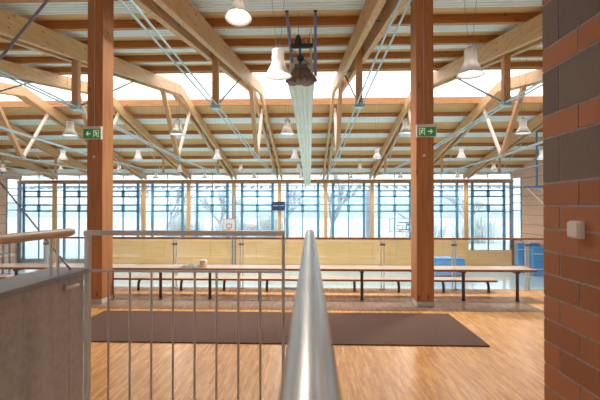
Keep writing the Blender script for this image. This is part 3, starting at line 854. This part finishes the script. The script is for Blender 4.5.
# ceiling-hung blue frame by the right side wall
t = thing('ceiling_frame', 'bright blue hanging frame with crossbar by the salmon side wall', 'frame', (13.9, 25, 2.72))
zt = ftop(25)+.1-2.72
MB().tube([(0, 0, 0), (0, 0, zt)], .06, 10).build('pole', M['blue_paint'], t)
MB().cbox(-.75, 1.5, -.05, .05, -.05, .06, .01).build('crossbar', M['blue_paint'], t)
m = MB(); m.tube([(-.6, 0, -.05), (1.3, .1, -1.9)], .03, 6); m.tube([(.2, 0, -.05), (1.2, .1, -1.3)], .02, 6)
m.build('stay_strap', M['paper'], t)
t = thing('climbing_pole', 'pair of thin blue steel poles standing at the window wall', 'pole', (-6.62, 34.62, ZH))
for s in (-.13, .13): MB().tube([(s, 0, 0), (s, 0, 6.15)], .04, 8).build('pole', M['blue_paint'], t)
MB().tube([(-.13, 0, 4.6), (.13, 0, 4.6)], .03, 8).build('cross_tie', M['blue_paint'], t)
MB().tube([(-.13, 0, 6.1), (.13, 0, 6.1)], .03, 8).build('cross_tie', M['blue_paint'], t)

# gym mats
t = thing('mat_trolley', 'low pile of blue gym mats on a trolley, left of the tall mats', 'mat trolley', (9.9, 29.4, ZH))
for k in range(5): MB().cbox(-1.05+.012*(k % 2), 1.05+.012*(k % 2), -.7, .7, .2+k*.215, .2+k*.215+.205, .03).build('gym_mat', M['vinyl'], t)
MB().cbox(-1.02, 1.02, -.68, .68, 1.278, 1.335, .02).build('gym_mat', M['vinyl'], t)
MB().cbox(-1.1, 1.1, -.72, .72, .13, .19, .01).build('platform', M['dark_rod'], t)
for sx in (-.9, .9):
    for sy in (-.55, .55): MB().tube([(sx-.03, sy, .065), (sx+.03, sy, .065)], .065, 12).build('wheel', M['rubber'], t)
for k, (x, y, h, w) in enumerate(((16.62, 31.2, 2.25, 1.6), (16.72, 29.6, 2.1, 1.3))):
    t = thing('crash_mat', ['tall blue crash mat standing upright against the side wall', 'lower blue crash mat standing upright in front of the tall one'][k], 'mat', (x, y, ZH), 'standing crash mats')
    MB().cbox(-w/2, w/2, -.2, .2, 0, h, .05).build('cover', M['vinyl'], t)
    m = MB()
    for z in (.5, h-.5): m.box(-w/2-.004, w/2+.004, -.205, -.2, z, z+.05)
    m.build('strap', M['white'], t)
    MB().cbox(-w/2+.03, w/2-.03, -.208, -.2, h/2-.02, h/2+.02, .002).build('seam', M['blue_paint'], t)
# stall bars / dark cabinet at the far left
t = thing('equipment_rack', 'dark equipment rack standing at the far left of the hall', 'rack', (-21.6, 27.0, ZH))
m = MB()
for x in (-.6, .6): 
    for y in (-.3, .3): m.box(x-.05, x+.05, y-.05, y+.05, 0, 2.6)
m.build('upright', M['dark_rod'], t)
for z in (.3, 1.0, 1.7, 2.4): MB().box(-.6, .6, -.32, .32, z, z+.08).build('shelf', M['dark_rod'], t)

# ------------------------------------------------------------------ outdoors
struct('ground', MB().box(-160, 160, YF+.7, 220, ZH-.4, ZH-.1), M['snow'])
def branch(mb, p, d, L_, r, depth, rnd):
    q = p+d*L_; mid = p+d*L_*.5+Vector((rnd.uniform(-1, 1), rnd.uniform(-1, 1), rnd.uniform(-.3, .6)))*L_*.06
    mb.tube([p, mid, q], [r, r*.85, r*.68], 6 if depth < 2 else 4, caps=False)
    if depth >= 5: return
    for k in range(3 if depth < 4 else 2):
        nd = (d+Vector((rnd.uniform(-1, 1), rnd.uniform(-1, 1), rnd.uniform(-.35, .7)))*(.62 if depth else .8)).normalized()
        branch(mb, q if k else mid.lerp(q, .7), nd, L_*rnd.uniform(.62, .85), r*.6, depth+1, rnd)
def tree(x, y, h, seed, label):
    rnd = random.Random(seed); mb = MB()
    branch(mb, Vector((0, 0, 0)), Vector((0, 0, 1)), h*.27, h*.024, 0, rnd)
    o = mb.build('bare_tree', M['bark']); o.location = (x, y, ZH-.1); tag(o, label, 'tree', 'bare trees outside')
tree(2.6, 47, 11.5, 3, 'large leafless tree outside, seen right of the divider curtain')
tree(-3.9, 62, 11, 5, 'leafless tree outside, seen behind the scoreboard')
tree(-20.5, 58, 10, 8, 'leafless tree outside, seen just right of the left pillar')
tree(-13.5, 60, 10.5, 12, 'leafless tree outside, seen left of the white basketball board')
tree(-28, 66, 11, 21, 'leafless tree outside, seen left of the left pillar')
tree(25.5, 66, 10, 31, 'leafless tree outside, seen beyond the right pillar')
def shrub(x, y, w, h, seed, label):
    rnd = random.Random(seed); mb = MB()
    for k in range(150):
        a = rnd.uniform(0, 6.28); rr = rnd.uniform(.0, .5)*w
        b0_ = Vector((math.cos(a)*rr, math.sin(a)*rr*.5, 0)); tp = Vector((b0_.x*1.25+rnd.uniform(-.3, .3), b0_.y*1.2, h*rnd.uniform(.55, 1)*(1-.5*(rr/(w*.55))**2)))
        m_ = b0_.lerp(tp, .5)+Vector((rnd.uniform(-.15, .15), 0, 0))
        mb.tube([b0_, m_, tp], [.07, .055, .02], 4, caps=False)
        for q in range(2):
            s_ = m_.lerp(tp, rnd.random()*.8); mb.tube([s_, s_+Vector((rnd.uniform(-.7, .7), rnd.uniform(-.3, .3), rnd.uniform(.2, .7)))], [.04, .015], 3, caps=False)
    o = mb.build('bare_shrub', M['twig']); o.location = (x, y, ZH-.1); tag(o, label, 'shrub', 'bare shrubs outside')
shrub(-17.5, 54, 6, 4.6, 1, 'pale bare shrub outside, seen between the left pillar and the white board')
shrub(-10.8, 56, 5, 4.4, 2, 'pale bare shrub outside, seen just left of the white board')
shrub(-5.6, 58, 5, 4.8, 3, 'pale bare shrub outside, seen below the scoreboard')
shrub(24, 58, 7, 4.4, 4, 'pale bare shrub outside, seen right of the right pillar')
shrub(17.5, 62, 6, 3.6, 6, 'pale bare shrub outside, seen behind the clear basketball board')
# wooded hill line, distance haze put into its pale colour
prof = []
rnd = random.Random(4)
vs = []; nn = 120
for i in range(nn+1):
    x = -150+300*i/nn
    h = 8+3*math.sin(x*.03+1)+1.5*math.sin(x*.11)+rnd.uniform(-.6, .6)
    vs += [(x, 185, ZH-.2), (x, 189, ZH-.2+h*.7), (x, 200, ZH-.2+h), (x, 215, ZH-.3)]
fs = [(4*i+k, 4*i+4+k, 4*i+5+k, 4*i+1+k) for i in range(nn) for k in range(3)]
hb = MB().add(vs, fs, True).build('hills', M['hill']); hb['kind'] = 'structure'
# parked car
t = thing('car', 'pale red car parked outside beyond the windows', 'car', (-13.1, 85, ZH-.1), rz=R(40))
prof = [(-1.95, .35), (-1.98, .7), (-1.75, .92), (-1.2, .98), (-.72, 1.42), (.75, 1.45), (1.3, 1.02), (1.85, .9), (1.98, .6), (1.95, .35)]
body = MB(); body.prism(prof, 1, -.82, .82); body.build('body', M['pinkcar'], t)
gl = MB(); gl.prism([(-1.08, 1.0), (-.68, 1.37), (.7, 1.39), (1.15, 1.03)], 1, -.83, .83); gl.build('side_window', M['louvre'], t)
for x in (-1.25, 1.25):
    for y in (-.76, .76): MB().tube([(x, y-.09, .33), (x, y+.09, .33)], .33, 18).build('wheel', M['rubber'], t)
# pale service shaft outside the windows
t = MB().cbox(-.25, .25, -.2, .2, 0, 6.9, .02).build('cladding_column', M['lilac']); t.location = (5.95, 41.0, ZH-.1)
tag(t, 'pale lilac clad column standing outside the windows', 'column')
